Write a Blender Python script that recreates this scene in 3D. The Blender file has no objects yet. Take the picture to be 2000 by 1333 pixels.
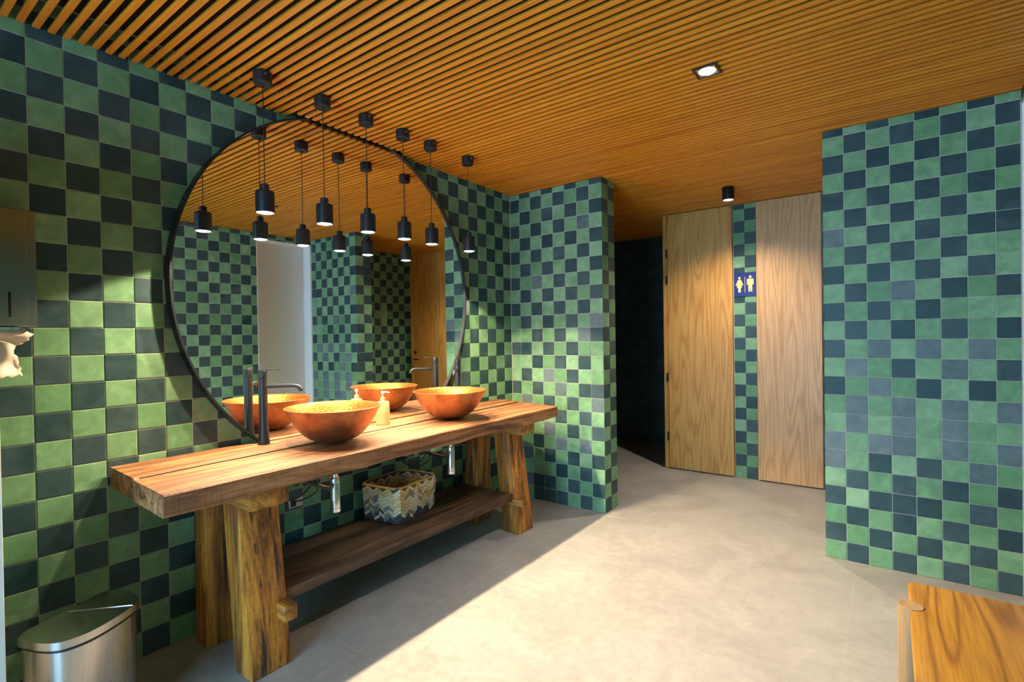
import bpy, bmesh, math, random
from mathutils import Vector, Matrix
random.seed(7)
PI = math.pi
SC = bpy.context.scene
COL = SC.collection
T = 0.11                      # tile module
CZ = 23.42 * T                # underside of the slatted ceiling
VR = 23 * T                   # height of the top full joint line

# ------------------------------------------------------------------ camera
cam_d = bpy.data.cameras.new('camera'); cam = bpy.data.objects.new('camera', cam_d); COL.objects.link(cam)
CAM = Vector((2.6207, -3.5685, 1.3704)); F_PX = 1002.23
yaw, pit, rol = -0.63316, -0.009383, -0.015354
FW = Vector((math.sin(yaw)*math.cos(pit), math.cos(yaw)*math.cos(pit), math.sin(pit)))
R0 = Vector((math.cos(yaw), -math.sin(yaw), 0)); U0 = R0.cross(FW)
RT = R0*math.cos(rol) + U0*math.sin(rol); UP = U0*math.cos(rol) - R0*math.sin(rol)
M = Matrix((RT, UP, -FW)).transposed().to_4x4(); M.translation = CAM
cam.matrix_world = M
cam_d.sensor_width = 36; cam_d.lens = F_PX*36/2000; cam_d.clip_start = 0.02; cam_d.clip_end = 100
SC.camera = cam

# ------------------------------------------------------------------ world and exposure
W = bpy.data.worlds.new('daylight'); SC.world = W; W.use_nodes = True
bg = W.node_tree.nodes['Background']; bg.inputs[0].default_value = (0.32, 0.68, 1.0, 1); bg.inputs[1].default_value = 13.0
SC.view_settings.view_transform = 'Standard'; SC.view_settings.look = 'None'
SC.view_settings.exposure = 0.22; SC.view_settings.gamma = 1.0; SC.view_settings.use_curve_mapping = False
cy = SC.cycles
cy.use_denoising = True; cy.max_bounces = 12; cy.diffuse_bounces = 6; cy.glossy_bounces = 6
cy.sample_clamp_indirect = 6.0; cy.blur_glossy = 1.0
PENDANT_W = 82.0; DOWN_W = 190.0; SPOT_W = 125.0
WARM = (1.0, 0.80, 0.52); NEUT = (1.0, 0.91, 0.78)

# ------------------------------------------------------------------ helpers
def link(o, parent=None):
    COL.objects.link(o)
    if parent is not None: o.parent = parent
    return o
def obj(name, mesh, mats=None, parent=None, label=None, cat=None, group=None, kind=None):
    o = bpy.data.objects.new(name, mesh)
    if mats is not None and len(mesh.materials) == 0:
        for m in (mats if isinstance(mats, (list, tuple)) else [mats]): mesh.materials.append(m)
    link(o, parent); tag(o, label, cat, group, kind); return o
def tag(o, label=None, cat=None, group=None, kind=None):
    if label: o['label'] = label
    if cat: o['category'] = cat
    if group: o['group'] = group
    if kind: o['kind'] = kind
    return o
def empty(name, loc, label, cat, group=None, rz=0):
    o = bpy.data.objects.new(name, None); link(o); o.location = loc; o.rotation_euler = (0, 0, rz)
    o.empty_display_size = 0.05
    return tag(o, label, cat, group)
def copy_tree(o, parent=None):
    c = o.copy(); link(c, parent)
    for ch in list(o.children): copy_tree(ch, c)
    return c
def finish(bm, smooth=None, name='m'):
    bmesh.ops.recalc_face_normals(bm, faces=bm.faces)
    me = bpy.data.meshes.new(name); bm.to_mesh(me); bm.free()
    if smooth is not None:
        for p in me.polygons: p.use_smooth = True
        if smooth < 179: me.set_sharp_from_angle(angle=math.radians(smooth))
    return me
def add_box(bm, lo, hi, mi=0, mat=None):
    vs = [bm.verts.new((x, y, z)) for x in (lo[0], hi[0]) for y in (lo[1], hi[1]) for z in (lo[2], hi[2])]
    if mat is not None:
        for v in vs: v.co = mat @ v.co
    for f in ((0,1,3,2),(4,6,7,5),(0,4,5,1),(2,3,7,6),(0,2,6,4),(1,5,7,3)):
        fc = bm.faces.new([vs[i] for i in f]); fc.material_index = mi
    return vs
def box(lo, hi, bev=0.0, seg=2):
    bm = bmesh.new(); add_box(bm, lo, hi)
    if bev: bmesh.ops.bevel(bm, geom=bm.edges[:], offset=bev, segments=seg, profile=0.5, affect='EDGES')
    return finish(bm, 40 if bev else None)
def hexa(pts, bev=0.0, seg=2):
    """8 corner points: bottom ring (4) then top ring (4)"""
    bm = bmesh.new(); v = [bm.verts.new(p) for p in pts]
    for f in ((3,2,1,0),(4,5,6,7),(0,1,5,4),(1,2,6,5),(2,3,7,6),(3,0,4,7)): bm.faces.new([v[i] for i in f])
    if bev: bmesh.ops.bevel(bm, geom=bm.edges[:], offset=bev, segments=seg, profile=0.5, affect='EDGES')
    return finish(bm, 40)
def lathe(prof, n=40, smooth=35, axis='Z', off=(0,0,0)):
    bm = bmesh.new(); rings = []
    for r, z in prof:
        if r < 1e-6: rings.append([bm.verts.new((0, 0, z))])
        else: rings.append([bm.verts.new((r*math.cos(2*PI*i/n), r*math.sin(2*PI*i/n), z)) for i in range(n)])
    for a, b in zip(rings, rings[1:]):
        if len(a) == 1 and len(b) == 1: continue
        for i in range(n):
            j = (i+1) % n
            if len(a) == 1: bm.faces.new((a[0], b[i], b[j]))
            elif len(b) == 1: bm.faces.new((a[i], a[j], b[0]))
            else: bm.faces.new((a[i], a[j], b[j], b[i]))
    for v in bm.verts:
        if axis == 'X': v.co = Vector((v.co.z, v.co.x, v.co.y))
        if axis == 'Y': v.co = Vector((v.co.y, v.co.z, v.co.x))
        v.co += Vector(off)
    return finish(bm, smooth)
def tube(path, rad, n=12, caps=True):
    """rad: number or list; smooth tube along path"""
    P = [Vector(p) for p in path]; k = len(P)
    rs = rad if isinstance(rad, (list, tuple)) else [rad]*k
    bm = bmesh.new(); rings = []; ref = None
    for i in range(k):
        t = (P[min(i+1, k-1)] - P[max(i-1, 0)]).normalized()
        if ref is None: ref = Vector((0, 0, 1)) if abs(t.z) < 0.9 else Vector((1, 0, 0))
        a = (ref - t*ref.dot(t)).normalized(); b = t.cross(a); ref = a
        rings.append([bm.verts.new(P[i] + rs[i]*(a*math.cos(2*PI*j/n) + b*math.sin(2*PI*j/n))) for j in range(n)])
    for a, b in zip(rings, rings[1:]):
        for j in range(n): bm.faces.new((a[j], a[(j+1) % n], b[(j+1) % n], b[j]))
    if caps: bm.faces.new(rings[0][::-1]); bm.faces.new(rings[-1])
    return finish(bm, 45)
def spline(pts, per=8):
    P = [Vector(p) for p in pts]; out = []
    for i in range(len(P)-1):
        p0 = P[max(i-1, 0)]; p1 = P[i]; p2 = P[i+1]; p3 = P[min(i+2, len(P)-1)]
        for s in range(per):
            t = s/per
            out.append(0.5*((2*p1) + (p2-p0)*t + (2*p0-5*p1+4*p2-p3)*t*t + (3*p1-p0-3*p2+p3)*t**3))
    out.append(P[-1]); return out
def closed_spline(pts, per=6):
    P = [Vector(p) for p in pts]; n = len(P); out = []
    for i in range(n):
        p0, p1, p2, p3 = P[i-1], P[i], P[(i+1) % n], P[(i+2) % n]
        for s in range(per):
            t = s/per
            out.append(0.5*((2*p1) + (p2-p0)*t + (2*p0-5*p1+4*p2-p3)*t*t + (3*p1-p0-3*p2+p3)*t**3))
    return out
def prism(poly, z0, z1, bev=0.0, smooth=40):
    bm = bmesh.new(); a = [bm.verts.new((p[0], p[1], z0)) for p in poly]; b = [bm.verts.new((p[0], p[1], z1)) for p in poly]
    n = len(poly); bm.faces.new(a[::-1]); top = bm.faces.new(b)
    for i in range(n): bm.faces.new((a[i], a[(i+1) % n], b[(i+1) % n], b[i]))
    if bev:
        bmesh.ops.bevel(bm, geom=[e for f in (top,) for e in f.edges], offset=bev, segments=3, profile=0.5, affect='EDGES')
    return finish(bm, smooth)

# ------------------------------------------------------------------ materials
def mat(name, col=(0.5,0.5,0.5), rough=0.5, metal=0.0, emit=None, estr=0.0, spec=0.5):
    m = bpy.data.materials.new(name); m.use_nodes = True
    b = m.node_tree.nodes['Principled BSDF']
    b.inputs['Base Color'].default_value = (*col, 1); b.inputs['Roughness'].default_value = rough
    b.inputs['Metallic'].default_value = metal; b.inputs['Specular IOR Level'].default_value = spec
    if emit: b.inputs['Emission Color'].default_value = (*emit, 1); b.inputs['Emission Strength'].default_value = estr
    return m
class N:
    """tiny node helper"""
    def __init__(s, m): s.m = m; s.nt = m.node_tree; s.b = s.nt.nodes['Principled BSDF']
    def n(s, t, **kw):
        nd = s.nt.nodes.new(t)
        for k, v in kw.items():
            if k.startswith('i_'): nd.inputs[k[2:].replace('_', ' ')].default_value = v
            else: setattr(nd, k, v)
        return nd
    def l(s, a, b): s.nt.links.new(a, b)
    def coords(s, scale=(1,1,1), rot=(0,0,0), per_object=False):
        tc = s.n('ShaderNodeTexCoord'); mp = s.n('ShaderNodeMapping'); mp.inputs['Scale'].default_value = scale; mp.inputs['Rotation'].default_value = rot
        s.l(tc.outputs['Object'], mp.inputs['Vector'])
        if per_object:
            oi = s.n('ShaderNodeObjectInfo'); mu = s.n('ShaderNodeMath', operation='MULTIPLY'); mu.inputs[1].default_value = 37.0
            s.l(oi.outputs['Random'], mu.inputs[0]); cx = s.n('ShaderNodeCombineXYZ')
            for i in range(3): s.l(mu.outputs[0], cx.inputs[i])
            s.l(cx.outputs[0], mp.inputs['Location'])
        return mp.outputs['Vector']
    def noise(s, vec, scale, detail=3, rough=0.55, dist=0.0):
        nd = s.n('ShaderNodeTexNoise'); nd.inputs['Scale'].default_value = scale; nd.inputs['Detail'].default_value = detail
        nd.inputs['Roughness'].default_value = rough; nd.inputs['Distortion'].default_value = dist
        s.l(vec, nd.inputs['Vector']); return nd.outputs['Fac']
    def ramp(s, fac, stops):
        r = s.n('ShaderNodeValToRGB'); e = r.color_ramp.elements
        while len(e) < len(stops): e.new(0.5)
        for el, (p, c) in zip(e, stops): el.position = p; el.color = (*c, 1) if len(c) == 3 else c
        s.l(fac, r.inputs['Fac']); return r.outputs['Color']
    def mix(s, a, b, fac, mode='MIX'):
        x = s.n('ShaderNodeMix', data_type='RGBA', blend_type=mode)
        for sock, v in ((6, a), (7, b)):
            if isinstance(v, tuple): x.inputs[sock].default_value = (*v, 1)
            else: s.l(v, x.inputs[sock])
        if isinstance(fac, float): x.inputs[0].default_value = fac
        else: s.l(fac, x.inputs[0])
        return x.outputs[2]
    def bump(s, h, strength=0.2, dist=0.002):
        b = s.n('ShaderNodeBump'); b.inputs['Strength'].default_value = strength; b.inputs['Distance'].default_value = dist
        s.l(h, b.inputs['Height']); s.l(b.outputs[0], s.b.inputs['Normal'])
    def color(s, c): s.l(c, s.b.inputs['Base Color'])

def tile_mat(name, c0, c1, edge):
    m = mat(name, c0, 0.36, spec=0.28); h = N(m)
    oi = h.n('ShaderNodeObjectInfo'); ge = h.n('ShaderNodeNewGeometry')
    ad = h.n('ShaderNodeMath', operation='ADD'); h.l(oi.outputs['Random'], ad.inputs[0]); h.l(ge.outputs['Random Per Island'], ad.inputs[1])
    fr = h.n('ShaderNodeMath', operation='FRACT'); h.l(ad.outputs[0], fr.inputs[0])
    base = h.ramp(fr.outputs[0], [(0.0, c0), (0.55, tuple((a+b)/2 for a, b in zip(c0, c1))), (1.0, c1)])
    v = h.coords(per_object=True)
    n1 = h.noise(v, 16, 4, 0.6, 0.6)
    cl = h.ramp(n1, [(0.30, (0.74,0.76,0.76)), (0.55, (1,1,1)), (0.78, (1.32,1.30,1.24))])
    c = h.mix(base, cl, 1.0, 'MULTIPLY')
    n2 = h.noise(v, 5, 2, 0.5, 0.4)
    f2 = h.ramp(n2, [(0.55, (0,0,0)), (0.80, (0.55,0.55,0.55))])
    c = h.mix(c, edge, f2); h.color(c)
    rr = h.ramp(n1, [(0.3, (0.38,)*3), (0.8, (0.56,)*3)]); h.l(rr, h.b.inputs['Roughness'])
    h.bump(n1, 0.25, 0.0015)
    return m
M_TL = tile_mat('cement_tile_green', (0.118,0.262,0.125), (0.205,0.370,0.205), (0.29,0.44,0.30))
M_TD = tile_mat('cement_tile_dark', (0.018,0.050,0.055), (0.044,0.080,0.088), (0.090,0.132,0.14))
M_TS = tile_mat('cement_tile_slate', (0.095,0.140,0.148), (0.140,0.185,0.195), (0.21,0.25,0.25))
TM = {'L': M_TL, 'D': M_TD, 'S': M_TS}
M_GROUT = mat('grout', (0.42,0.41,0.37), 0.85)
h = N(M_GROUT); h.color(h.ramp(h.noise(h.coords(), 60, 3), [(0.3, (0.44,0.42,0.37)), (0.7, (0.62,0.58,0.51))]))

M_DGROUT = mat('shade_grout', (0.03,0.04,0.038), 0.85)  # grout colour darkened to carry the shade of the passage
def wood(name, stops, axis='Y', fine=60, stretch=0.06, rough=0.5, bump=0.25, per_object=False, saw=0.0):
    m = mat(name, stops[0][1], rough); h = N(m)
    i = 'XYZ'.index(axis); sc = [1, 1, 1]; sc[i] = stretch
    v = h.coords(tuple(sc), per_object=per_object)
    n1 = h.noise(v, 9, 5, 0.62, 1.4); n2 = h.noise(v, fine, 3, 0.6, 0.3)
    mx = h.n('ShaderNodeMix', data_type='FLOAT'); mx.inputs[0].default_value = 0.38
    h.l(n1, mx.inputs[2]); h.l(n2, mx.inputs[3]); f = mx.outputs[0]
    c = h.ramp(f, stops)
    if saw:
        w = h.n('ShaderNodeTexWave', wave_type='BANDS', bands_direction=axis); w.inputs['Scale'].default_value = 30
        w.inputs['Distortion'].default_value = 6; w.inputs['Detail'].default_value = 2
        h.l(h.coords(), w.inputs['Vector'])
        c = h.mix(c, h.ramp(w.outputs['Fac'], [(0.1, (0.62,0.6,0.58)), (0.6, (1,1,1))]), saw, 'MULTIPLY')
    h.color(c); h.bump(f, bump, 0.003)
    return m
M_SLAT = wood('slat_wood', [(0.30, (0.40,0.108,0.005)), (0.5, (0.64,0.212,0.009)), (0.72, (0.82,0.315,0.020))], 'X', 70, 0.03, 0.42, 0.15, True)
def rustic(name, dark, mid, light, axis, streak=0.45, scale=1.0):
    """rough-sawn old timber: long streaks, dark checks, faint saw scratches across the grain"""
    m = mat(name, mid, 0.55); h = N(m); i = 'XYZ'.index(axis)
    def sc(along, across):
        q = [across]*3; q[i] = along; return tuple(q)
    n1 = h.noise(h.coords(sc(0.9*scale, 9*scale), per_object=True), 1.6, 6, 0.66, 0.9)
    n2 = h.noise(h.coords(sc(2.5, 70), per_object=True), 1.5, 4, 0.7, 0.2)
    n3 = h.noise(h.coords(sc(90, 3.5), per_object=True), 1.2, 3, 0.7, 0.4)
    n4 = h.noise(h.coords(sc(0.7, 28), per_object=True), 1.4, 3, 0.6, 0.5)
    c = h.ramp(n1, [(0.32, tuple(q*0.22 for q in mid)), (0.42, tuple(q*0.55 for q in mid)), (0.50, mid), (0.62, light), (0.75, tuple(q*1.12 for q in light))])
    c = h.mix(c, h.ramp(n2, [(0.32, (0.45,0.42,0.40)), (0.52, (1,1,1)), (0.75, (1.18,1.15,1.1))]), 0.85, 'MULTIPLY')
    c = h.mix(c, h.ramp(n3, [(0.36, (0.55,0.52,0.50)), (0.50, (1,1,1))]), 0.40, 'MULTIPLY')
    c = h.mix(c, dark, h.ramp(n4, [(0.56, (0,0,0)), (0.64, (streak*1.6,)*3)]))
    h.color(c); h.l(h.ramp(n1, [(0.3, (0.62,)*3), (0.7, (0.42,)*3)]), h.b.inputs['Roughness'])
    ad = h.n('ShaderNodeMath', operation='ADD'); h.l(n2, ad.inputs[0]); h.l(n3, ad.inputs[1]); h.bump(ad.outputs[0], 0.5, 0.004)
    return m
M_TOP = rustic('rustic_top', (0.045,0.020,0.012), (0.31,0.118,0.045), (0.47,0.215,0.085), 'Y', 0.50)
M_LEG = rustic('rustic_leg', (0.030,0.017,0.015), (0.36,0.120,0.015), (0.58,0.222,0.024), 'Z', 0.60)
M_CAP = rustic('rustic_cap', (0.09,0.035,0.012), (0.38,0.138,0.017), (0.54,0.222,0.028), 'X', 0.30)
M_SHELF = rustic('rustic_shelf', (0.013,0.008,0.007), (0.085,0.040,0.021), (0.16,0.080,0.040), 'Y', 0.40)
def veneer(name, c_lo, c_mid, c_hi, seed):
    """oak veneer with tall cathedral figures"""
    m = mat(name, c_mid, 0.42); h = N(m)
    v = h.coords((1, 1, 0.085))
    mp = h.n('ShaderNodeMapping'); mp.inputs['Location'].default_value = (seed, seed*0.7, seed*0.31); h.l(v, mp.inputs['Vector'])
    n1 = h.noise(mp.outputs[0], 6.5, 1.5, 0.45, 0.1)
    w = h.n('ShaderNodeMath', operation='MULTIPLY'); w.inputs[1].default_value = 70.0; h.l(n1, w.inputs[0])
    sn = h.n('ShaderNodeMath', operation='SINE'); h.l(w.outputs[0], sn.inputs[0])
    s2 = h.n('ShaderNodeMath', operation='MULTIPLY_ADD'); s2.inputs[1].default_value = 0.5; s2.inputs[2].default_value = 0.5; h.l(sn.outputs[0], s2.inputs[0])
    fig = h.ramp(s2.outputs[0], [(0.0, c_lo), (0.35, c_mid), (1.0, c_hi)])
    fine = h.noise(h.coords((1, 1, 0.02)), 220, 2)
    c = h.mix(fig, h.ramp(fine, [(0.35, (0.80,0.77,0.72)), (0.62, (1.06,1.05,1.03))]), 1.0, 'MULTIPLY')
    h.color(c); h.bump(fine, 0.12, 0.001); return m
M_OAK1 = veneer('oak_veneer_honey', (0.48,0.205,0.034), (0.58,0.275,0.055), (0.63,0.31,0.070), 1.3)
M_OAK2 = veneer('oak_veneer_pale', (0.50,0.255,0.090), (0.59,0.315,0.125), (0.63,0.35,0.150), 4.1)
def oak_board(name):
    m = mat(name, (0.5,0.22,0.02), 0.42); h = N(m)
    n1 = h.noise(h.coords((1, 0.10, 1)), 7.5, 1.5, 0.45, 0.1)
    w = h.n('ShaderNodeMath', operation='MULTIPLY'); w.inputs[1].default_value = 62.0; h.l(n1, w.inputs[0])
    sn = h.n('ShaderNodeMath', operation='SINE'); h.l(w.outputs[0], sn.inputs[0])
    s2 = h.n('ShaderNodeMath', operation='MULTIPLY_ADD'); s2.inputs[1].default_value = 0.5; s2.inputs[2].default_value = 0.5; h.l(sn.outputs[0], s2.inputs[0])
    c = h.ramp(s2.outputs[0], [(0.0, (0.24,0.095,0.006)), (0.20, (0.33,0.142,0.009)), (0.6, (0.385,0.175,0.012)), (1.0, (0.41,0.192,0.015))])
    f = h.noise(h.coords((1, 0.03, 1)), 160, 2)
    h.color(h.mix(c, h.ramp(f, [(0.35, (0.78,0.74,0.70)), (0.6, (1.05,1.04,1.02))]), 1.0, 'MULTIPLY')); h.bump(f, 0.12, 0.001); return m
M_OAK3 = oak_board('bench_oak')
M_DOWEL = wood('dowel_oak', [(0.30, (0.22,0.115,0.045)), (0.5, (0.35,0.21,0.095)), (0.72, (0.45,0.30,0.15))], 'Z', 90, 0.02, 0.45, 0.2)

M_COPPER = mat('hammered_copper', (0.72,0.265,0.075), 0.36, 0.9); h = N(M_COPPER)
v = h.coords(); vo = h.n('ShaderNodeTexVoronoi'); vo.inputs['Scale'].default_value = 75; h.l(v, vo.inputs['Vector']); h.bump(vo.outputs['Distance'], 0.35, 0.003)
h.color(h.ramp(h.noise(v, 9, 4, 0.6, 0.5), [(0.3, (0.27,0.095,0.042)), (0.55, (0.44,0.185,0.078)), (0.75, (0.58,0.29,0.13))]))
M_COPPER_IN = mat('copper_inside', (0.46,0.115,0.022), 0.42, 0.75); h = N(M_COPPER_IN)
v = h.coords(); vo = h.n('ShaderNodeTexVoronoi'); vo.inputs['Scale'].default_value = 75; h.l(v, vo.inputs['Vector']); h.bump(vo.outputs['Distance'], 0.35, 0.003)
M_BLACK = mat('matt_black_metal', (0.012,0.015,0.020), 0.36, 0.2)
M_BLACK2 = mat('black_plastic', (0.010,0.011,0.013), 0.45)
M_HINGE = mat('black_hinge_steel', (0.02,0.02,0.022), 0.4, 0.5)
M_CHROME = mat('chrome', (0.80,0.80,0.82), 0.10, 1.0)
M_STEEL = mat('brushed_steel', (0.58,0.56,0.53), 0.30, 1.0); h = N(M_STEEL)
nz = h.noise(h.coords((1, 1, 0.02)), 180, 2); h.l(h.ramp(nz, [(0.3, (0.24,)*3), (0.7, (0.36,)*3)]), h.b.inputs['Roughness'])
M_LID = mat('lid_steel', (0.56,0.54,0.51), 0.26, 1.0)
M_STEEL2 = mat('satin_steel', (0.20,0.25,0.25), 0.30, 0.9)  # dark green of the reflected tiles put into the base colour
M_MIRROR = mat('mirror_glass', (0.90,0.92,0.91), 0.015, 1.0)
M_WHITE = mat('white_paint', (0.78,0.80,0.80), 0.45)
M_PANEL = mat('grey_white_laminate', (0.60,0.59,0.56), 0.5)
M_PAPER = mat('paper_towel', (0.72,0.66,0.56), 0.9)
M_CREAM = mat('cream_ceramic', (0.46,0.31,0.155), 0.35)
M_WPLAST = mat('white_plastic', (0.58,0.53,0.45), 0.4)
M_NAVY = mat('navy_sign_acrylic', (0.012,0.016,0.14), 0.3)
M_GOLD = mat('gold_print', (0.80,0.55,0.20), 0.4)
M_VOID = mat('dark_void', (0.006,0.006,0.007), 0.9)
M_GLOW = mat('warm_lamp_glow', (1,1,1), 0.5, emit=(1.0,0.86,0.66), estr=14.0)
M_GLOW2 = mat('neutral_lamp_glow', (1,1,1), 0.5, emit=(1.0,0.96,0.92), estr=22.0)
M_SEAM = mat('seam_shade', (0.012,0.007,0.005), 0.9)  # dark colour stands in for the shade of the open seam
M_RUBBER = mat('rubber_hose', (0.012,0.012,0.012), 0.5)

M_FLOOR = mat('stone_floor', (0.5,0.46,0.41), 0.42); h = N(M_FLOOR)
v = h.coords(); 
vv = h.n('ShaderNodeNewGeometry').outputs['Position']
n1 = h.noise(vv, 2.2, 5, 0.6, 0.8); n2 = h.noise(vv, 22, 4, 0.6)
c = h.ramp(n1, [(0.28, (0.265,0.243,0.222)), (0.55, (0.335,0.308,0.28)), (0.8, (0.40,0.372,0.338))])
c = h.mix(c, h.ramp(n2, [(0.3, (0.88,0.88,0.88)), (0.7, (1.07,1.06,1.05))]), 1.0, 'MULTIPLY'); h.color(c)
h.l(h.ramp(n2, [(0.3, (0.36,)*3), (0.7, (0.52,)*3)]), h.b.inputs['Roughness']); h.bump(n2, 0.08, 0.002)
M_FGROUT = mat('floor_grout', (0.50,0.46,0.41), 0.8)

# ------------------------------------------------------------------ the shell
def struct(name, mesh, m, label, cat): return obj(name, mesh, m, None, label, cat, None, 'structure')
FX0, FX1, FY0, FY1 = -0.70, 3.21, -5.60, 2.70; EY = -4.05
floor = struct('floor', box((FX0-0.1, FY0-1.0, -0.10), (3.45, FY1+0.1, -0.0007)), M_FGROUT, 'pale grey-beige stone floor of large square slabs', 'floor')
S = 0.43
fm = {}
y = -1.75 - 9*S; k = 0
while y < FY1:
    x = 1.169 - 5*S
    while x < 3.31:
        x0, x1, y0, y1 = max(x, FX0)+0.0006, min(x+S, 3.31)-0.0006, max(y, FY0)+0.0006, min(y+S, FY1)-0.0006
        if x1-x0 > 0.02 and y1-y0 > 0.02:
            key = (round(x1-x0, 4), round(y1-y0, 4))
            if key not in fm:
                fm[key] = box((-key[0]/2, -key[1]/2, -0.01), (key[0]/2, key[1]/2, 0.0), 0.0005, 1); fm[key].materials.append(M_FLOOR)
            o = obj('floor_slab', fm[key], None, floor); o.location = ((x0+x1)/2, (y0+y1)/2, 0.0)
        x += S
    y += S

ceiling = struct('ceiling', box((FX0-0.14, FY0-0.12, 2.70), (FX1+0.17, FY1+0.1, 2.76)), M_VOID, 'slatted honey-coloured timber ceiling with dark gaps', 'ceiling')
PITCH = 0.0453; SW = 0.0225; SH = 0.013
y = -3.09 - 50*PITCH; smesh = {}
while y < FY1 - 0.03:
    if y < 0.10:
        xa = 0.075 if abs(y+1.64) < 0.37 else 0.004
    else: xa = FX0 + 0.01
    if 0.0 <= y <= 0.215: xa = 0.004
    xb = FX1 - 0.01
    L = round(xb-xa, 4)
    if L not in smesh:
        bm = bmesh.new(); add_box(bm, (0, -SW/2, 0), (L, SW/2, SH))
        bmesh.ops.bevel(bm, geom=[e for e in bm.edges if abs(e.verts[0].co.x-e.verts[1].co.x) > 0.5], offset=0.0015, segments=1, affect='EDGES')
        smesh[L] = finish(bm); smesh[L].materials.append(M_SLAT)
    o = obj('slat', smesh[L], None, ceiling); o.location = (xa, y, CZ + random.uniform(-0.0008, 0.0008))
    y += PITCH

# ---- tiles: a piece is a pillow-edged slab lying on a recessed grout bed
G = 0.0032; TH = 0.010
tile_meshes = {}
def tile_mesh(w, hh, kind):
    key = (round(w, 4), round(hh, 4), kind)
    if key in tile_meshes: return tile_meshes[key]
    bm = bmesh.new(); tile_geo(bm, Matrix.Identity(4), w, hh, 0)
    me = finish(bm); me.materials.append(TM[kind]); tile_meshes[key] = me; return me
def tile_geo(bm, mtx, w, hh, mi):
    """local: x along the wall, y up, z out of the wall, face at z=0"""
    b = 0.0022; d = 0.0012
    def ring(i, z): return [bm.verts.new(mtx @ Vector((sx*(w/2-i), sy*(hh/2-i), z))) for sx, sy in ((-1,-1),(1,-1),(1,1),(-1,1))]
    r0, r1, r2 = ring(0, -TH), ring(0, -d), ring(b, 0)
    for a, c in ((r0, r1), (r1, r2)):
        for i in range(4):
            f = bm.faces.new((a[i], a[(i+1) % 4], c[(i+1) % 4], c[i])); f.material_index = mi
    f = bm.faces.new(r2); f.material_index = mi
def project(p):
    d = p - CAM; z = d.dot(FW)
    if z < 0.05: return None
    return 1000 + F_PX*d.dot(RT)/z, 666.5 - F_PX*d.dot(UP)/z, z
MIR = (-1.64, 1.647, 0.988); MX = 0.045
def hidden(p):
    """tiles behind the mirror disc or below the table shelf do not show"""
    return p.x < 0.01 and p.y < 0 and math.hypot(p.y-MIR[0], p.z-MIR[1]) < MIR[2]-0.12
def tiled(parent, origin, xdir, nrm, joints, kind_of, top=CZ, bottom=0.0, rmax=23, limit=300, score=None):
    """joints: positions along xdir; rows hang from the joint line VR; kind_of(col,row) -> L/D/S"""
    xdir = Vector(xdir); nrm = Vector(nrm); origin = Vector(origin); up = Vector((0, 0, 1))
    rot = Matrix((xdir, up, nrm)).transposed().to_4x4()
    cells = []
    for c in range(len(joints)-1):
        a, b = joints[c]+G/2, joints[c+1]-G/2
        if b-a < 0.012: continue
        for r in range(-2, rmax):
            z1 = min(VR - r*T, top) - (G/2 if VR-r*T < top else 0.0); z0 = max(VR-(r+1)*T, bottom) + G/2
            if z1-z0 < 0.012: continue
            pos = origin + xdir*((a+b)/2) + up*((z0+z1)/2)
            cells.append((pos, b-a, z1-z0, kind_of(c, r)))
    def show(cell):
        p = cell[0]
        if score: return score(cell)
        q = project(p)
        if q is None or not (-40 < q[0] < 2040 and -40 < q[1] < 1380) or hidden(p): return 0
        return 1/q[2]
    cells.sort(key=show, reverse=True)
    solo = [c for c in cells[:limit] if show(c) > 0]; rest = cells[len(solo):]
    for pos, w, hh, kd in solo:
        o = obj('wall_tile', tile_mesh(w, hh, kd), None, parent)
        mt = rot @ Matrix.Rotation(random.gauss(0, 0.0022), 4, 'X') @ Matrix.Rotation(random.gauss(0, 0.0022), 4, 'Y')
        mt.translation = pos + nrm*random.uniform(-0.0007, 0.0004); o.matrix_world = mt
    if rest:
        bm = bmesh.new(); ks = ['L', 'D', 'S']
        for pos, w, hh, kd in rest:
            mt = rot.copy(); mt.translation = pos; tile_geo(bm, mt, w, hh, ks.index(kd))
        obj('wall_tiles_remaining', finish(bm), [TM[q] for q in ks], parent, kind='stuff')
def par(odd):
    def f(c, r):
        if random.random() < 0.02: return random.choice('LD')
        return 'L' if (c + r + odd) % 2 == 0 else 'D'
    return f

# left wall: face X=0, runs from the entrance to the stub wall
wl = struct('wall_left', box((-0.12, FY0, 0), (-0.0035, 0.10, 2.70)), M_GROUT, 'long wall of green and dark checkered cement tiles behind the mirror', 'wall')
A0 = -(0.9544 + 27)*T
jl = [FY0] + [A0 + T*k for k in range(-24, 28) if A0 + T*k > FY0+0.02] + [-0.0035]
k0 = jl.index(min(jl, key=lambda q: abs(q-A0)))
def left_kind(c, r):
    k = c - k0
    if k > 18 and r > 6 and random.random() < 0.03: return 'S'
    return 'L' if (r + k) % 2 == 0 else 'D'
# local x must be right-handed with up and normal (+X): xdir = +Y
tiled(wl, (0, 0, 0), (0, 1, 0), (1, 0, 0), jl, left_kind, top=2.69)

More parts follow.
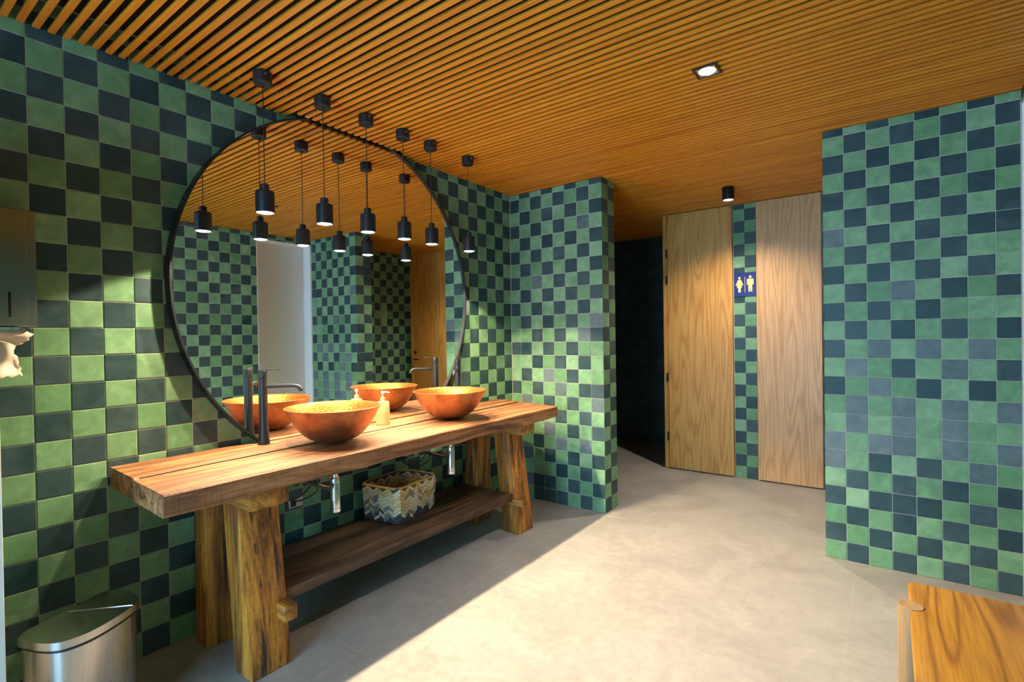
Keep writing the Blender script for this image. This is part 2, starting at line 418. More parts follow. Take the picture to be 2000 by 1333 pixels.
# stub wall (partition) beside the table
PX = 7.878*T
wp = struct('wall_back', box((-0.003, 0.0035, 0), (PX-0.0035, 0.2165, CZ-0.002)), M_GROUT, 'stub wall of green checkered tiles at the far end of the wooden table', 'wall')
P_OV = {(10,1):'L',(10,7):'D',(11,0):'D',(11,1):'D',(11,7):'L',(11,3):'D',(12,1):'L',(12,0):'L',(12,7):'L',(13,7):'L',(13,0):'L',(14,0):'D',(14,7):'D',(10,0):'L',(20,2):'L',(20,3):'L',(21,2):'D',(21,3):'D',(22,3):'D',(22,4):'D',(9,0):'L',(8,0):'D'}
def part_kind(c, r):
    return P_OV.get((r, c)) or ('L' if (r + c) % 2 == 1 else ('S' if random.random() < 0.18 else 'D'))
tiled(wp, (0, 0, 0), (1, 0, 0), (0, -1, 0), [0.0] + [(0.8778 + k)*T for k in range(7)] + [PX], part_kind, top=CZ-0.002)
tiled(wp, (PX, 0, 0), (0, 1, 0), (1, 0, 0), [0.0, 0.110, 0.22], lambda c, r: 'L' if (r + c) % 2 == (1 if r > 2 else 0) else 'D', top=CZ-0.002)
tiled(wp, (PX, 0.22, 0), (-1, 0, 0), (0, 1, 0), [0, 0.11, 0.22, 0.33, 0.44, 0.55, 0.66, 0.77, PX], par(0), top=CZ-0.002, score=lambda c: 0)

# right wall block
RX0, RX1, RY = 2.304, 3.166, 0.06
R_ROWS = ['DLDLDLDL','LDLDLDLD','DLDLDLDL','LDLDLDLD','DLDLDLDL','LDLDLDLD','SLDLDLDD','LDLDLDLL','DLDLDLDL','LDLSLDLD','DLDLDLLL','LDLDLDLD',
          'DLSLSLSL','LSLDLSLD','DLSLDLDL','LSLSLSLS','LSLSLSLL','SLSSLSLS','SLDLDLSL','LDLDLDLD','DLDDDLDL','LDLDLDLD','DLDLDLDL','LDLDLDLD']
wr = struct('wall_right', box((RX0+0.0035, RY+0.0035, 0), (3.36, RY+0.2165, CZ-0.002)), M_GROUT, 'teal-green checkered tile wall beside the oak bench', 'wall')
tiled(wr, (0, RY, 0), (1, 0, 0), (0, -1, 0), [RX0] + [21.92*T + T*k for k in range(7)] + [RX1], lambda c, r: R_ROWS[r+1][min(c, 7)] if r >= -1 else 'D', top=CZ-0.002)
tiled(wr, (RX0, RY, 0), (0, -1, 0), (-1, 0, 0), [-0.22, -0.11, 0.0], par(1), top=CZ-0.002, score=lambda c: 1)
tiled(wr, (RX1, RY+0.22, 0), (-1, 0, 0), (0, 1, 0), [-0.06, 0.0] + [T*k for k in range(1, 8)] + [RX1-RX0], par(0), top=CZ-0.002, score=lambda c: 0)

# side wall opposite the mirror, with the white door panel
bm = bmesh.new(); OY = -0.615; OZ = 2.51
add_box(bm, (RX1+0.0035, FY0, 0), (3.31, OY-0.0035, CZ-0.002)); add_box(bm, (RX1+0.0035, OY-0.0035, OZ+0.002), (3.31, RY+0.003, CZ-0.002))
add_box(bm, (RX1+0.202, FY0, 0), (RX1+0.25, RY+0.003, CZ-0.002))  # unseen backing, added to stop sky light leaking past the door
ws = struct('wall_side', finish(bm), M_GROUT, 'green checkered tile wall opposite the mirror', 'wall')
js = [-OY] + [0.68 + k*T for k in range(0, 45)] + [-FY0]
def side_score(c):
    p = c[0]
    return 1 if (-1.75 < p.y < 0.1 and p.z > 0.75) else 0
tiled(ws, (RX1, 0, 0), (0, -1, 0), (-1, 0, 0), js, par(0), top=CZ-0.002, score=side_score)
tiled(ws, (RX1, 0, 0), (0, -1, 0), (-1, 0, 0), [-RY, 0.05, 0.16, 0.27, 0.38, 0.49, 0.615], par(0), top=CZ-0.002, bottom=OZ, score=side_score)
# corridor end wall (seen in the mirror)
wc = struct('wall_corridor', box((FX1, RY+0.22, 0), (FX1+0.1, FY1, CZ-0.002)), M_GROUT, 'dim tile wall closing the corridor behind the right wall', 'wall')
tiled(wc, (FX1-0.0035, 0, 0), (0, -1, 0), (-1, 0, 0), [-FY1 + 0.01 + 0.1*0 + T*k for k in range(22)] + [-RY-0.22], par(1), top=CZ-0.002, score=lambda c: 1 if c[0].y < 1.6 and c[0].z > 0.7 else 0)
# far passage walls: unlit look put into the colour by all-dark tiles and grout
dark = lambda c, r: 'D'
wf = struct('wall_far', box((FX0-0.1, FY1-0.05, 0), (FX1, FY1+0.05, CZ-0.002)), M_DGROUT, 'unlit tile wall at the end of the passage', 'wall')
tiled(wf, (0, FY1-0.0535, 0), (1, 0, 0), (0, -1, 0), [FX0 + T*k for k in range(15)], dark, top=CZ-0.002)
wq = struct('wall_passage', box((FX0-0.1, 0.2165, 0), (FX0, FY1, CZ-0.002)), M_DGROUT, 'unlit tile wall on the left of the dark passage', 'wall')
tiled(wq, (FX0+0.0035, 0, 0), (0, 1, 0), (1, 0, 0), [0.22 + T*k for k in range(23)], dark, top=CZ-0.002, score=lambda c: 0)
struct('wall_passage_return', box((FX0, 0.10, 0), (-0.005, 0.2165, 2.70)), M_GROUT, 'grout-grey return wall hidden behind the stub wall', 'wall')
bm = bmesh.new()   # unseen dark screen, added to keep sky light out above the slats
for lo_, hi_ in (((FX1+0.15, FY0, 2.0), (FX1+0.17, FY1+0.1, 2.70)), ((FX0-0.12, FY1+0.05, 2.0), (FX1+0.17, FY1+0.10, 2.70)), ((FX0-0.12, 0.10, 2.0), (FX0-0.10, FY1+0.05, 2.70))):
    add_box(bm, lo_, hi_)
struct('sky_leak_screen', finish(bm), M_VOID, 'unseen dark screen added to keep sky light out of the void above the slats', 'light screen')
# added unseen entrance wall: piers and a lintel, opening shaped to let daylight in
bm = bmesh.new()
add_box(bm, (-0.12, FY0-0.12, 0), (0.46, FY0, 2.70)); add_box(bm, (2.60, FY0-0.12, 0), (FX1+0.17, FY0, 2.70)); add_box(bm, (0.46, FY0-0.12, 2.20), (2.60, FY0, 2.70))
struct('wall_front', finish(bm), M_WHITE, 'added white wall out of view, with a wide opening made to let daylight in', 'wall')

struct('wall_entry', box((0.001, EY-0.10, 0), (0.455, EY, CZ-0.002)), M_WHITE, 'added unseen white wall stub that carries the open white door and keeps daylight off the left wall', 'wall')  # unseen stub, added to carry the door and shade the left wall
# door wall
DY = 1.57
wd = struct('wall_doors', box((0.76, DY+0.045, 0), (FX1, DY+0.14, CZ-0.002)), M_GROUT, 'tiled wall that carries the oak toilet doors', 'wall')
def strip(x0, x1, n):
    tiled(wd, (0, DY+0.036, 0), (1, 0, 0), (0, -1, 0), [x0 + (x1-x0)*i/n for i in range(n+1)], par(0), top=CZ-0.002, limit=60)
strip(1.440, 1.637, 2); strip(2.165, 2.30, 1); strip(3.05, FX1, 1)
def door(name, x0, x1, m, label, hinge_left, handle=None):
    d = tag(bpy.data.objects.new(name, None), label, 'door', None, 'structure'); link(d); d.location = (x0, DY, 0)
    w = x1-x0
    obj('door_leaf', box((0.004, 0, 0.012), (w-0.002, 0.040, CZ-0.006), 0.002, 1), m, d)
    if hinge_left:
        j = obj('door_jamb', box((-0.042, 0.004, 0.005), (0.0, 0.044, CZ-0.004), 0.0015, 1), M_OAK1, d)
        for z in (2.18, 1.915, 0.93, 0.33):
            hg = obj('hinge', box((-0.012, -0.010, z-0.045), (0.006, 0.004, z+0.045), 0.002, 1), M_HINGE, d)
    if handle:
        hx = handle
        obj('lock_plate', box((hx-0.02, -0.012, 1.14), (hx+0.02, 0.0, 1.18), 0.004), M_HINGE, d)
        hd = obj('door_handle', tube([(hx, 0, 1.06), (hx, -0.05, 1.06), (hx-0.02, -0.055, 1.06), (hx-0.11, -0.055, 1.06)], 0.009, 10), M_HINGE, d)
    return d
door('door_1', 0.812, 1.438, M_OAK1, 'honey oak veneer door with black hinges beside the dark passage', True)
door('door_2', 1.640, 2.163, M_OAK2, 'pale oak veneer door between the restroom sign and the right wall', False)
door('door_3', 2.302, 3.005, M_OAK1, 'oak veneer door with black handle, seen only in the mirror', False, 0.66)
obj('trim_1', box((3.008, DY-0.01, 0.002), (3.05, DY+0.044, CZ-0.004), 0.002, 1), M_OAK1, None, 'narrow oak frame post beside the mirrored door', 'door frame', None, 'structure')

# white panel door on the side wall, next to the corner
d4 = tag(bpy.data.objects.new('door_4', None), 'tall grey-white door in a white recess of the side wall, mostly seen in the mirror', 'door', None, 'structure'); link(d4); d4.location = (RX1, 0.0, 0)
obj('door_leaf', box((0.160, OY+0.0105, 0.006), (0.200, RY-0.0145, OZ-0.0105), 0.002, 1), M_PANEL, d4)
obj('door_jamb', box((0.002, RY-0.014, 0.004), (0.158, RY+0.003, OZ-0.002), 0.001, 1), M_WHITE, d4)
obj('door_jamb', box((0.002, OY-0.003, 0.004), (0.158, OY+0.010, OZ-0.002), 0.001, 1), M_WHITE, d4)
obj('door_head', box((0.002, OY+0.010, OZ-0.010), (0.200, RY-0.014, OZ+0.001), 0.001, 1), M_WHITE, d4)
# white entrance door leaf, open, just touching the left edge of the view
d5 = tag(bpy.data.objects.new('door_5', None), 'white painted entrance door standing open at the left edge', 'door', None, 'structure'); link(d5); d5.location = (0.48, EY, 0)
obj('door_leaf', box((-0.022, 0.005, 0.01), (0.022, 0.805, 2.10), 0.003), M_WHITE, d5)
obj('door_handle', tube([(0.02, 0.73, 1.02), (0.07, 0.73, 1.02), (0.075, 0.71, 1.02), (0.075, 0.61, 1.02)], 0.009, 10), M_CHROME, d5)

# ------------------------------------------------------------------ mirror
mi = empty('round_mirror', (0, MIR[0], MIR[1]), 'huge round mirror in a thin black metal frame on the tiled wall', 'mirror')
def disc(r, x0, x1, n=128):
    return lathe([(0, x0), (r, x0), (r, x1), (0, x1)], n, 30, 'X')
obj('mirror_glass', disc(MIR[2]-0.006, 0.020, MX, 160), M_MIRROR, mi)
obj('mirror_frame', lathe([(MIR[2]-0.007, 0.003), (MIR[2]+0.002, 0.003), (MIR[2]+0.002, 0.058), (MIR[2]-0.007, 0.058), (MIR[2]-0.007, 0.003)], 160, 30, 'X'), M_BLACK, mi)
obj('mirror_bracket', box((0.0, -0.35, -0.10), (0.020, 0.35, 0.10)), M_BLACK2, mi)

# ------------------------------------------------------------------ pendants
PN = [(-2.350, 'nearest'), (-2.046, ''), (-1.782, ''), (-1.522, ''), (-1.300, ''), (-0.952, '')]
PEN_LAB = ['black cylinder pendant lamp nearest the viewer, first of the row over the table',
           'second black pendant lamp of the row, above the nearer copper basin',
           'third black pendant lamp in the row over the table',
           'fourth black pendant lamp in the row, above the soap dispenser',
           'fifth black pendant lamp in the row, over the farther copper basin',
           'last black pendant lamp of the row, hanging beside the mirror rim near the stub wall']
PXX = 0.355; ZB = 1.944
sh_me = lathe([(0.0, 0.130), (0.014, 0.131), (0.0185, 0.128), (0.0185, 0.104), (0.034, 0.100), (0.0395, 0.095), (0.0405, 0.088), (0.0405, 0.0), (0.0375, 0.0), (0.0375, 0.014), (0.0, 0.014)], 40, 35)
ca_me = lathe([(0, 0), (0.036, 0), (0.040, -0.004), (0.040, -0.050), (0.036, -0.055), (0.008, -0.055), (0.006, -0.064), (0, -0.064)], 36, 35)
sc_me = lathe([(0, 0), (0.0045, 0), (0.0045, 0.004), (0, 0.004)], 10, 35, 'X')
gl_me = lathe([(0, -0.003), (0.020, -0.002), (0.032, 0.0015), (0.0370, 0.006), (0.0370, 0.012), (0, 0.012)], 32, 60)
for (yy, _), lab in zip(PN, PEN_LAB):
    p = empty('pendant_lamp', (PXX, yy, CZ), lab, 'pendant lamp', 'pendant lamps over the wash table')
    c = obj('ceiling_canopy', ca_me, M_BLACK, p)
    s = obj('screw', sc_me, M_CHROME, c); s.location = (0.039, -0.01, -0.02)
    obj('cord', tube([(0, 0, -0.06), (0, 0, ZB-CZ+0.128)], 0.0022, 8), M_BLACK2, p)
    s = obj('lamp_shade', sh_me, M_BLACK, p); s.location = (0, 0, ZB-CZ)
    s = obj('lamp_glass', gl_me, M_GLOW, p); s.location = (0, 0, ZB-CZ)
    ld = bpy.data.lights.new('pendant_light', 'SPOT'); ld.energy = PENDANT_W; ld.color = WARM; ld.spot_size = math.radians(128); ld.spot_blend = 0.12; ld.shadow_soft_size = 0.018
    lo = bpy.data.objects.new('pendant_light', ld); link(lo, p); lo.location = (0, 0, ZB-CZ-0.010)

# recessed downlight and surface spot
dl = empty('recessed_downlight', (1.958, -1.12, CZ), 'square recessed downlight glowing among the ceiling slats', 'downlight')
bm = bmesh.new()
for a, b in (((-0.054,-0.054),(0.054,-0.042)), ((-0.054,0.042),(0.054,0.054)), ((-0.054,-0.042),(-0.042,0.042)), ((0.042,-0.042),(0.054,0.042))):
    add_box(bm, (a[0], a[1], -0.006), (b[0], b[1], 0.03))
obj('trim_frame', finish(bm), M_BLACK, dl)
obj('reflector', box((-0.042, -0.042, -0.003), (0.042, 0.042, -0.0005)), M_CHROME, dl)
obj('lamp_glass', lathe([(0, -0.009), (0.020, -0.008), (0.036, -0.004), (0.040, 0.002), (0, 0.002)], 32, 60), M_GLOW2, dl)
ld = bpy.data.lights.new('downlight_light', 'SPOT'); ld.energy = DOWN_W; ld.color = NEUT; ld.spot_size = math.radians(98); ld.spot_blend = 1.0; ld.shadow_soft_size = 0.03
lo = bpy.data.objects.new('downlight_light', ld); link(lo, dl); lo.location = (0, 0, -0.016)
sp = empty('ceiling_spot', (1.558, 0.934, CZ), 'black cylinder spotlight on the ceiling in front of the oak doors', 'spotlight')
obj('spot_body', lathe([(0, 0), (0.045, 0), (0.0465, -0.003), (0.0465, -0.105), (0.043, -0.108), (0.041, -0.096), (0, -0.096)], 36), M_BLACK, sp)
obj('lamp_glass', lathe([(0, -0.106), (0.030, -0.104), (0.0405, -0.098), (0, -0.097)], 32, 60), M_GLOW2, sp)
ld = bpy.data.lights.new('spot_light', 'SPOT'); ld.energy = SPOT_W; ld.color = NEUT; ld.spot_size = math.radians(140); ld.spot_blend = 0.9; ld.shadow_soft_size = 0.025
lo = bpy.data.objects.new('spot_light', ld); link(lo, sp); lo.location = (0, 0, -0.112)

# ------------------------------------------------------------------ table
TZ = 0.85; TT = 0.080
tb = empty('wash_table', (0, 0, 0), 'long rustic timber table carrying two copper basins', 'table')
def plank(x0f, x1f, y0, y1, seed, TZ=TZ):
    """thick sawn plank with gently wavy long edges; x0f/x1f give the edge at y"""
    rnd = random.Random(seed); n = 40; bm = bmesh.new(); rings = []
    ph = [rnd.uniform(0, 6) for _ in range(6)]
    for i in range(n+1):
        t = i/n; yy = y0(0)*(1-t)+y1(0)*t
        wob = 0.0028*math.sin(3.1*t*6+ph[0]) + 0.0018*math.sin(9*t*5+ph[1]); wz = 0.0016*math.sin(t*17+ph[2]); wb = 0.003*math.sin(t*23+ph[3])+0.002*math.sin(t*51+ph[4])
        xa, xb = x0f(t), x1f(t)
        ya = y0(0)*(1-t)+y1(0)*t; yb = y0(1)*(1-t)+y1(1)*t
        pr = [(xa, ya, TZ-TT), (xa, ya, TZ-0.004), (xa+0.004, ya, TZ+wz*0.3), ((xa+xb)/2, (ya+yb)/2, TZ), (xb+wob-0.006, yb, TZ+wz*0.2), (xb+wob, yb, TZ-0.006), (xb+wob*0.4, yb, TZ-TT+wb+0.005), (xb+wob*0.4-0.005, yb, TZ-TT+wb)]
        rings.append([bm.verts.new(q) for q in pr])
    m_ = len(rings[0])
    for a, b in zip(rings, rings[1:]):
        for j in range(m_): bm.faces.new((a[j], a[(j+1) % m_], b[(j+1) % m_], b[j]))
    bm.faces.new(rings[0]); bm.faces.new(rings[-1][::-1])
    return finish(bm, 30)
seam = lambda t: 0.318 - 0.062*t
obj('tabletop_plank', plank(lambda t: 0.076 if abs(-2.848+2.62*t+1.64) < 0.66 else 0.012, lambda t: seam(t)-0.0052, lambda s: -2.848-0.010*s, lambda s: -0.225-0.03*s, 3, TZ+0.003), M_TOP, tb)
obj('tabletop_plank', plank(lambda t: seam(t)+0.0052, lambda t: 0.640+0.012*t, lambda s: -2.864-0.012*s, lambda s: -0.262-0.075*s, 8), M_TOP, tb)
obj('seam_shade_strip', hexa([(seam(0)-0.0045, -2.84, TZ-0.06), (seam(0)+0.0045, -2.84, TZ-0.06), (seam(1)+0.0045, -0.29, TZ-0.06), (seam(1)-0.0045, -0.29, TZ-0.06), (seam(0)-0.0045, -2.84, TZ+0.0022), (seam(0)+0.0045, -2.84, TZ+0.0022), (seam(1)+0.0045, -0.29, TZ+0.0022), (seam(1)-0.0045, -0.29, TZ+0.0022)]), M_SEAM, tb)  # dark strip added in the gap so the seam reads as shaded
def leg(y0, y1, xb0, xb1, xt0, xt1, z1=0.70):
    return hexa([(xb0, y0, 0), (xb1, y0, 0), (xb1, y1, 0), (xb0, y1, 0), (xt0, y0, z1), (xt1, y0, z1), (xt1, y1, z1), (xt0, y1, z1)], 0.006)
for y0, y1, yc0, yc1 in ((-2.556, -2.385, -2.565, -2.400), (-0.712, -0.545, -0.735, -0.560)):
    obj('leg', leg(y0, y1, 0.425, 0.568, 0.345, 0.478), M_LEG, tb)
    obj('leg', leg(y0, y1, 0.060, 0.178, 0.085, 0.190), M_LEG, tb)
    obj('cap_beam', box((0.050, yc0, 0.692), (0.598, yc1, TZ-TT-0.001), 0.008), M_CAP, tb)
for ya, yb in ((-2.432, -2.372), (-0.728, -0.668)):
    obj('cross_stretcher', box((0.05, ya, 0.192), (0.600, yb, 0.262 if ya < -2 else 0.240), 0.009), M_CAP, tb)
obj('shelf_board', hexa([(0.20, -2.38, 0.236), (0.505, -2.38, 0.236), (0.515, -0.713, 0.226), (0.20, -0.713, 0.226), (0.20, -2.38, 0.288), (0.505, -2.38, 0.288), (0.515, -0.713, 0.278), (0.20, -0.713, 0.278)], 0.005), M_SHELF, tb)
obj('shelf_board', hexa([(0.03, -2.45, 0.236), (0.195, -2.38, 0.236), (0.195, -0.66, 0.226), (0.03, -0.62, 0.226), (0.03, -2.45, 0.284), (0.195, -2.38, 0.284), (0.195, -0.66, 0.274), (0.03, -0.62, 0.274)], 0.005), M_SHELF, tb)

# ------------------------------------------------------------------ basins
def bowl_mesh(R=0.233, H=0.180, th=0.006, inner=False):
    out = [(0, 0), (0.034, 0.0), (0.060, 0.004), (0.092, 0.014), (0.122, 0.029), (0.149, 0.050), (0.171, 0.075), (0.191, 0.105), (0.209, 0.139), (0.224, 0.167), (R, H-0.002), (R+0.001, H), (R-0.003, H+0.0015)]
    inn = [(R-0.003, H+0.0015), (R-0.007, H-0.001), (0.217, 0.167), (0.202, 0.139), (0.184, 0.107), (0.164, 0.079), (0.142, 0.055), (0.117, 0.035), (0.09, 0.021), (0.03, 0.010), (0.0, 0.009)]
    return lathe(inn if inner else out, 72, 60)
bo, bi = bowl_mesh(), bowl_mesh(inner=True)
dr = lathe([(0, 0.013), (0.020, 0.013), (0.024, 0.0105), (0.026, 0.008), (0, 0.007)], 24)
BOWLS = [(0.362, -2.020), (0.362, -1.170)]
for (bx, by), lab in zip(BOWLS, ['hammered copper vessel basin at the near end of the table', 'hammered copper vessel basin at the far end of the table']):
    b = empty('copper_basin', (bx, by, TZ+0.001), lab, 'basin', 'copper basins on the table')
    obj('bowl_shell', bo, M_COPPER, b); obj('bowl_lining', bi, M_COPPER_IN, b); obj('drain_cap', dr, M_CHROME, b)

# ------------------------------------------------------------------ faucets
def faucet(x, y, ang, lab):
    f = empty('tall_faucet', (x, y, TZ+0.004), lab, 'faucet', 'black faucets', ang)
    obj('faucet_body', lathe([(0, 0), (0.028, 0), (0.0285, 0.004), (0.0255, 0.03), (0.0215, 0.08), (0.0205, 0.12), (0.0205, 0.325), (0, 0.325)], 32), M_BLACK, f)
    cp = obj('faucet_head', lathe([(0, 0.327), (0.0205, 0.327), (0.0210, 0.330), (0.0210, 0.362), (0.018, 0.368), (0, 0.369)], 32), M_BLACK, f)
    obj('lever', box((-0.012, -0.006, 0.366), (0.085, 0.006, 0.372), 0.002), M_BLACK, cp)
    path = spline([(0.016, 0, 0.285), (0.08, 0, 0.287), (0.140, 0, 0.288), (0.166, 0, 0.284), (0.180, 0, 0.270), (0.184, 0, 0.258)], 6)
    obj('spout', tube(path, 0.0095, 14), M_BLACK, f)
    return f
faucet(0.118, -2.252, math.radians(42), 'tall matt black faucet with side lever behind the near copper basin')
faucet(0.155, -0.865, math.radians(-56), 'tall matt black faucet behind the far copper basin')

# ------------------------------------------------------------------ soap dispenser
s = empty('soap_dispenser', (0.170, -1.550, TZ+0.004), 'cream ceramic soap dispenser with pump between the two basins', 'soap dispenser', None, 0.5)
sq = lambda r, e: [(r*math.copysign(abs(math.cos(a))**e, math.cos(a)), r*math.copysign(abs(math.sin(a))**e, math.sin(a))) for a in [2*PI*i/40 for i in range(40)]]
bm = bmesh.new(); rings = []
for r, z in ((0.036, 0), (0.0385, 0.003), (0.037, 0.07), (0.0345, 0.128), (0.031, 0.136), (0.015, 0.139), (0.014, 0.146)):
    rings.append([bm.verts.new((px_, py_, z)) for px_, py_ in sq(r, 0.62)])
for a, b in zip(rings, rings[1:]):
    for j in range(40): bm.faces.new((a[j], a[(j+1) % 40], b[(j+1) % 40], b[j]))
bm.faces.new(rings[0][::-1]); bm.faces.new(rings[-1])
obj('bottle', finish(bm, 40), M_CREAM, s)
obj('pump_collar', lathe([(0, 0.146), (0.015, 0.146), (0.015, 0.160), (0.006, 0.163), (0, 0.163)], 24), M_CREAM, s)
pm = obj('pump_head', lathe([(0.0, 0.160), (0.0045, 0.160), (0.0045, 0.184), (0.010, 0.184), (0.010, 0.198), (0, 0.199)], 20), M_WPLAST, s)
obj('nozzle', tube([(0, 0, 0.192), (0.03, 0, 0.193), (0.042, 0, 0.188)], [0.005, 0.0042, 0.0035], 10), M_WPLAST, pm)

# ------------------------------------------------------------------ plumbing
for (bx, by), lab in zip(BOWLS, ['chrome bottle trap under the near basin', 'chrome bottle trap under the far basin']):
    t = empty('bottle_trap', (bx, by, 0), lab, 'drain trap', 'chrome bottle traps under the table')
    obj('tailpipe', lathe([(0, 0.768), (0.016, 0.768), (0.016, 0.640), (0, 0.640)], 24), M_CHROME, t)
    obj('trap_nut', lathe([(0, 0.672), (0.0225, 0.672), (0.024, 0.668), (0.024, 0.646), (0, 0.646)], 24), M_CHROME, t)
    obj('trap_body', lathe([(0, 0.650), (0.022, 0.650), (0.0245, 0.646), (0.0245, 0.520), (0.0265, 0.518), (0.0265, 0.500), (0.023, 0.496), (0, 0.496)], 28), M_CHROME, t)
    obj('waste_pipe', tube([(-0.02, 0, 0.605), (-bx+0.004, 0.0, 0.605)], 0.0125, 14), M_CHROME, t)
    obj('wall_rosette', lathe([(0, 0.001), (0.036, 0.001), (0.034, 0.008), (0.018, 0.014), (0, 0.014)], 28, 35, 'X', (-bx, 0.0, 0.605)), M_CHROME, t)
for by, lab in ((-2.020, 'thin black supply hoses hanging under the near basin'), (-1.170, 'thin black supply hoses hanging under the far basin')):
    hs = empty('supply_hose', (0, by, 0), lab, 'hose', 'black supply hoses under the table')
    obj('hose', tube(spline([(0.01, 0.07, 0.60), (0.07, 0.08, 0.58), (0.11, 0.05, 0.54), (0.10, -0.06, 0.52), (0.09, -0.16, 0.60), (0.12, -0.21, 0.765)], 8), 0.0045, 8), M_RUBBER, hs)
    obj('hose', tube(spline([(0.01, -0.09, 0.60), (0.05, -0.08, 0.64), (0.09, -0.03, 0.66), (0.11, 0.03, 0.60), (0.09, -0.05, 0.53), (0.10, -0.17, 0.58), (0.13, -0.22, 0.765)], 8), 0.0045, 8), M_RUBBER, hs)
    obj('stop_valve', lathe([(0, 0.001), (0.020, 0.001), (0.020, 0.010), (0.010, 0.013), (0.010, 0.032), (0.014, 0.034), (0.014, 0.046), (0, 0.046)], 20, 35, 'X', (0, 0.07, 0.60)), M_CHROME, hs)
    obj('stop_valve', lathe([(0, 0.001), (0.020, 0.001), (0.020, 0.010), (0.010, 0.013), (0.010, 0.032), (0.014, 0.034), (0.014, 0.046), (0, 0.046)], 20, 35, 'X', (0, -0.09, 0.60)), M_WPLAST, hs)
so = empty('wall_socket', (0, -2.022, 0.480), 'small white socket plate on the tiles under the table', 'socket')
obj('face_plate', box((0.001, -0.042, -0.025), (0.009, 0.042, 0.025), 0.003), M_WPLAST, so)
obj('socket_insert', box((0.009, -0.034, -0.017), (0.012, -0.002, 0.017), 0.002), M_BLACK2, so)

# ------------------------------------------------------------------ woven basket
bk = empty('woven_basket', (0.172, -1.430, 0.2885), 'rectangular woven bamboo basket on the shelf under the table', 'basket', None, math.radians(7))
M_B = [mat('bamboo_tan', (0.60,0.41,0.17), 0.6), mat('bamboo_pale', (0.66,0.54,0.35), 0.6), mat('bamboo_grey', (0.20,0.20,0.20), 0.6), mat('bamboo_dark', (0.045,0.048,0.06), 0.6), mat('bamboo_gold', (0.56,0.31,0.07), 0.55)]
HX, HY, BH = 0.148, 0.190, 0.212
def rrect(hx, hy, r, n=5):
    out = []
    for cx_, cy_, a0 in ((hx-r, hy-r, 0), (-hx+r, hy-r, PI/2), (-hx+r, -hy+r, PI), (hx-r, -hy+r, 1.5*PI)):
        for i in range(n+1): a = a0 + PI/2*i/n; out.append((cx_+r*math.cos(a), cy_+r*math.sin(a)))
    return out
bm = bmesh.new(); rings = []
for off, z in ((0.004, 0.0), (0.004, BH*0.5), (0.004, BH), (0.011, BH), (0.011, BH*0.5), (0.011, 0.006)):
    k_ = 1.0 - 0.07*(1-z/BH)
    rings.append([bm.verts.new((q[0]*k_, q[1]*k_, z)) for q in rrect(HX-off, HY-off, 0.030)])
for a, b in zip(rings, rings[1:]):
    for j in range(len(a)): bm.faces.new((a[j], a[(j+1) % len(a)], b[(j+1) % len(a)], b[j]))
bm.faces.new(rings[0][::-1]); bm.faces.new(rings[-1])
obj('basket_body', finish(bm, 50), M_B[3], bk)
rnd = random.Random(5)
reed_me = []
for m_ in M_B:
    bm = bmesh.new(); add_box(bm, (-0.0250, -0.0078, -0.0022), (0.0250, 0.0078, 0.0014))
    bmesh.ops.bevel(bm, geom=[e for e in bm.edges if e.verts[0].co.z > 0 and e.verts[1].co.z > 0], offset=0.0012, segments=1, affect='EDGES')
    me = finish(bm); me.materials.append(m_); reed_me.append(me)
def weave(side_pts, z_lo, z_hi, rows, inside, bm=None):
    """herringbone reeds standing proud of the body along one perimeter"""
    per = []; tot = 0
    for i in range(len(side_pts)):
        a, b = Vector(side_pts[i]), Vector(side_pts[(i+1) % len(side_pts)]); per.append((tot, a, b)); tot += (b-a).length
    nc = 2*int(tot/0.076); cw = tot/nc
    def at(u):
        u %= tot
        for (t0, a, b) in reversed(per):
            if u >= t0:
                d = (b-a).normalized(); return a + d*(u-t0), d
    for c in range(nc):
        P_, d = at((c+0.5)*cw); nrm = Vector((d.y, -d.x)) * (-1 if inside else 1)
        sl = 1 if c % 2 else -1
        for r in range(rows):
            z = z_lo + (r+0.5)*(z_hi-z_lo)/rows; fr = (z-z_lo)/(z_hi-z_lo); q = rnd.random()
            if fr < 0.2: mi_ = 3 if q < 0.50 else (2 if q < 0.75 else 1)
            elif fr < 0.5: mi_ = 1 if q < 0.40 else (0 if q < 0.62 else (2 if q < 0.9 else 3))
            else: mi_ = 0 if q < 0.45 else (1 if q < 0.78 else (4 if q < 0.93 else 2))
            k_ = 1.0 - 0.07*(1-fr)
            X = Vector((d.x, d.y, 0)); Zv = Vector((0, 0, 1)); Nn = Vector((nrm.x, nrm.y, 0))
            e1 = (X + Zv*sl*0.62).normalized(); e2 = Nn.cross(e1)
            mt = Matrix((e1, e2, Nn)).transposed().to_4x4(); mt.translation = Vector((P_.x*k_, P_.y*k_, z)) + Nn*(0.0020 + 0.0010*((c+r) % 2))
            if bm is None:
                o = obj('reed', reed_me[mi_], None, bk); o.matrix_local = mt
            else: add_box(bm, (-0.0240, -0.0076, -0.002), (0.0240, 0.0076, 0.0012), mi_, mt)
weave(rrect(HX-0.003, HY-0.003, 0.030, 3), 0.012, BH-0.016, 9, False)
bm = bmesh.new(); weave(rrect(HX-0.012, HY-0.012, 0.030, 3), 0.020, BH-0.016, 8, True, bm)
obj('inner_weave', finish(bm), M_B, bk, kind='stuff')
rp = [(*q, BH-0.004) for q in rrect(HX-0.004, HY-0.004, 0.05, 6)]; rp += rp[:1]
obj('rim_band', tube(rp, 0.0075, 8, False), M_B[4], bk)

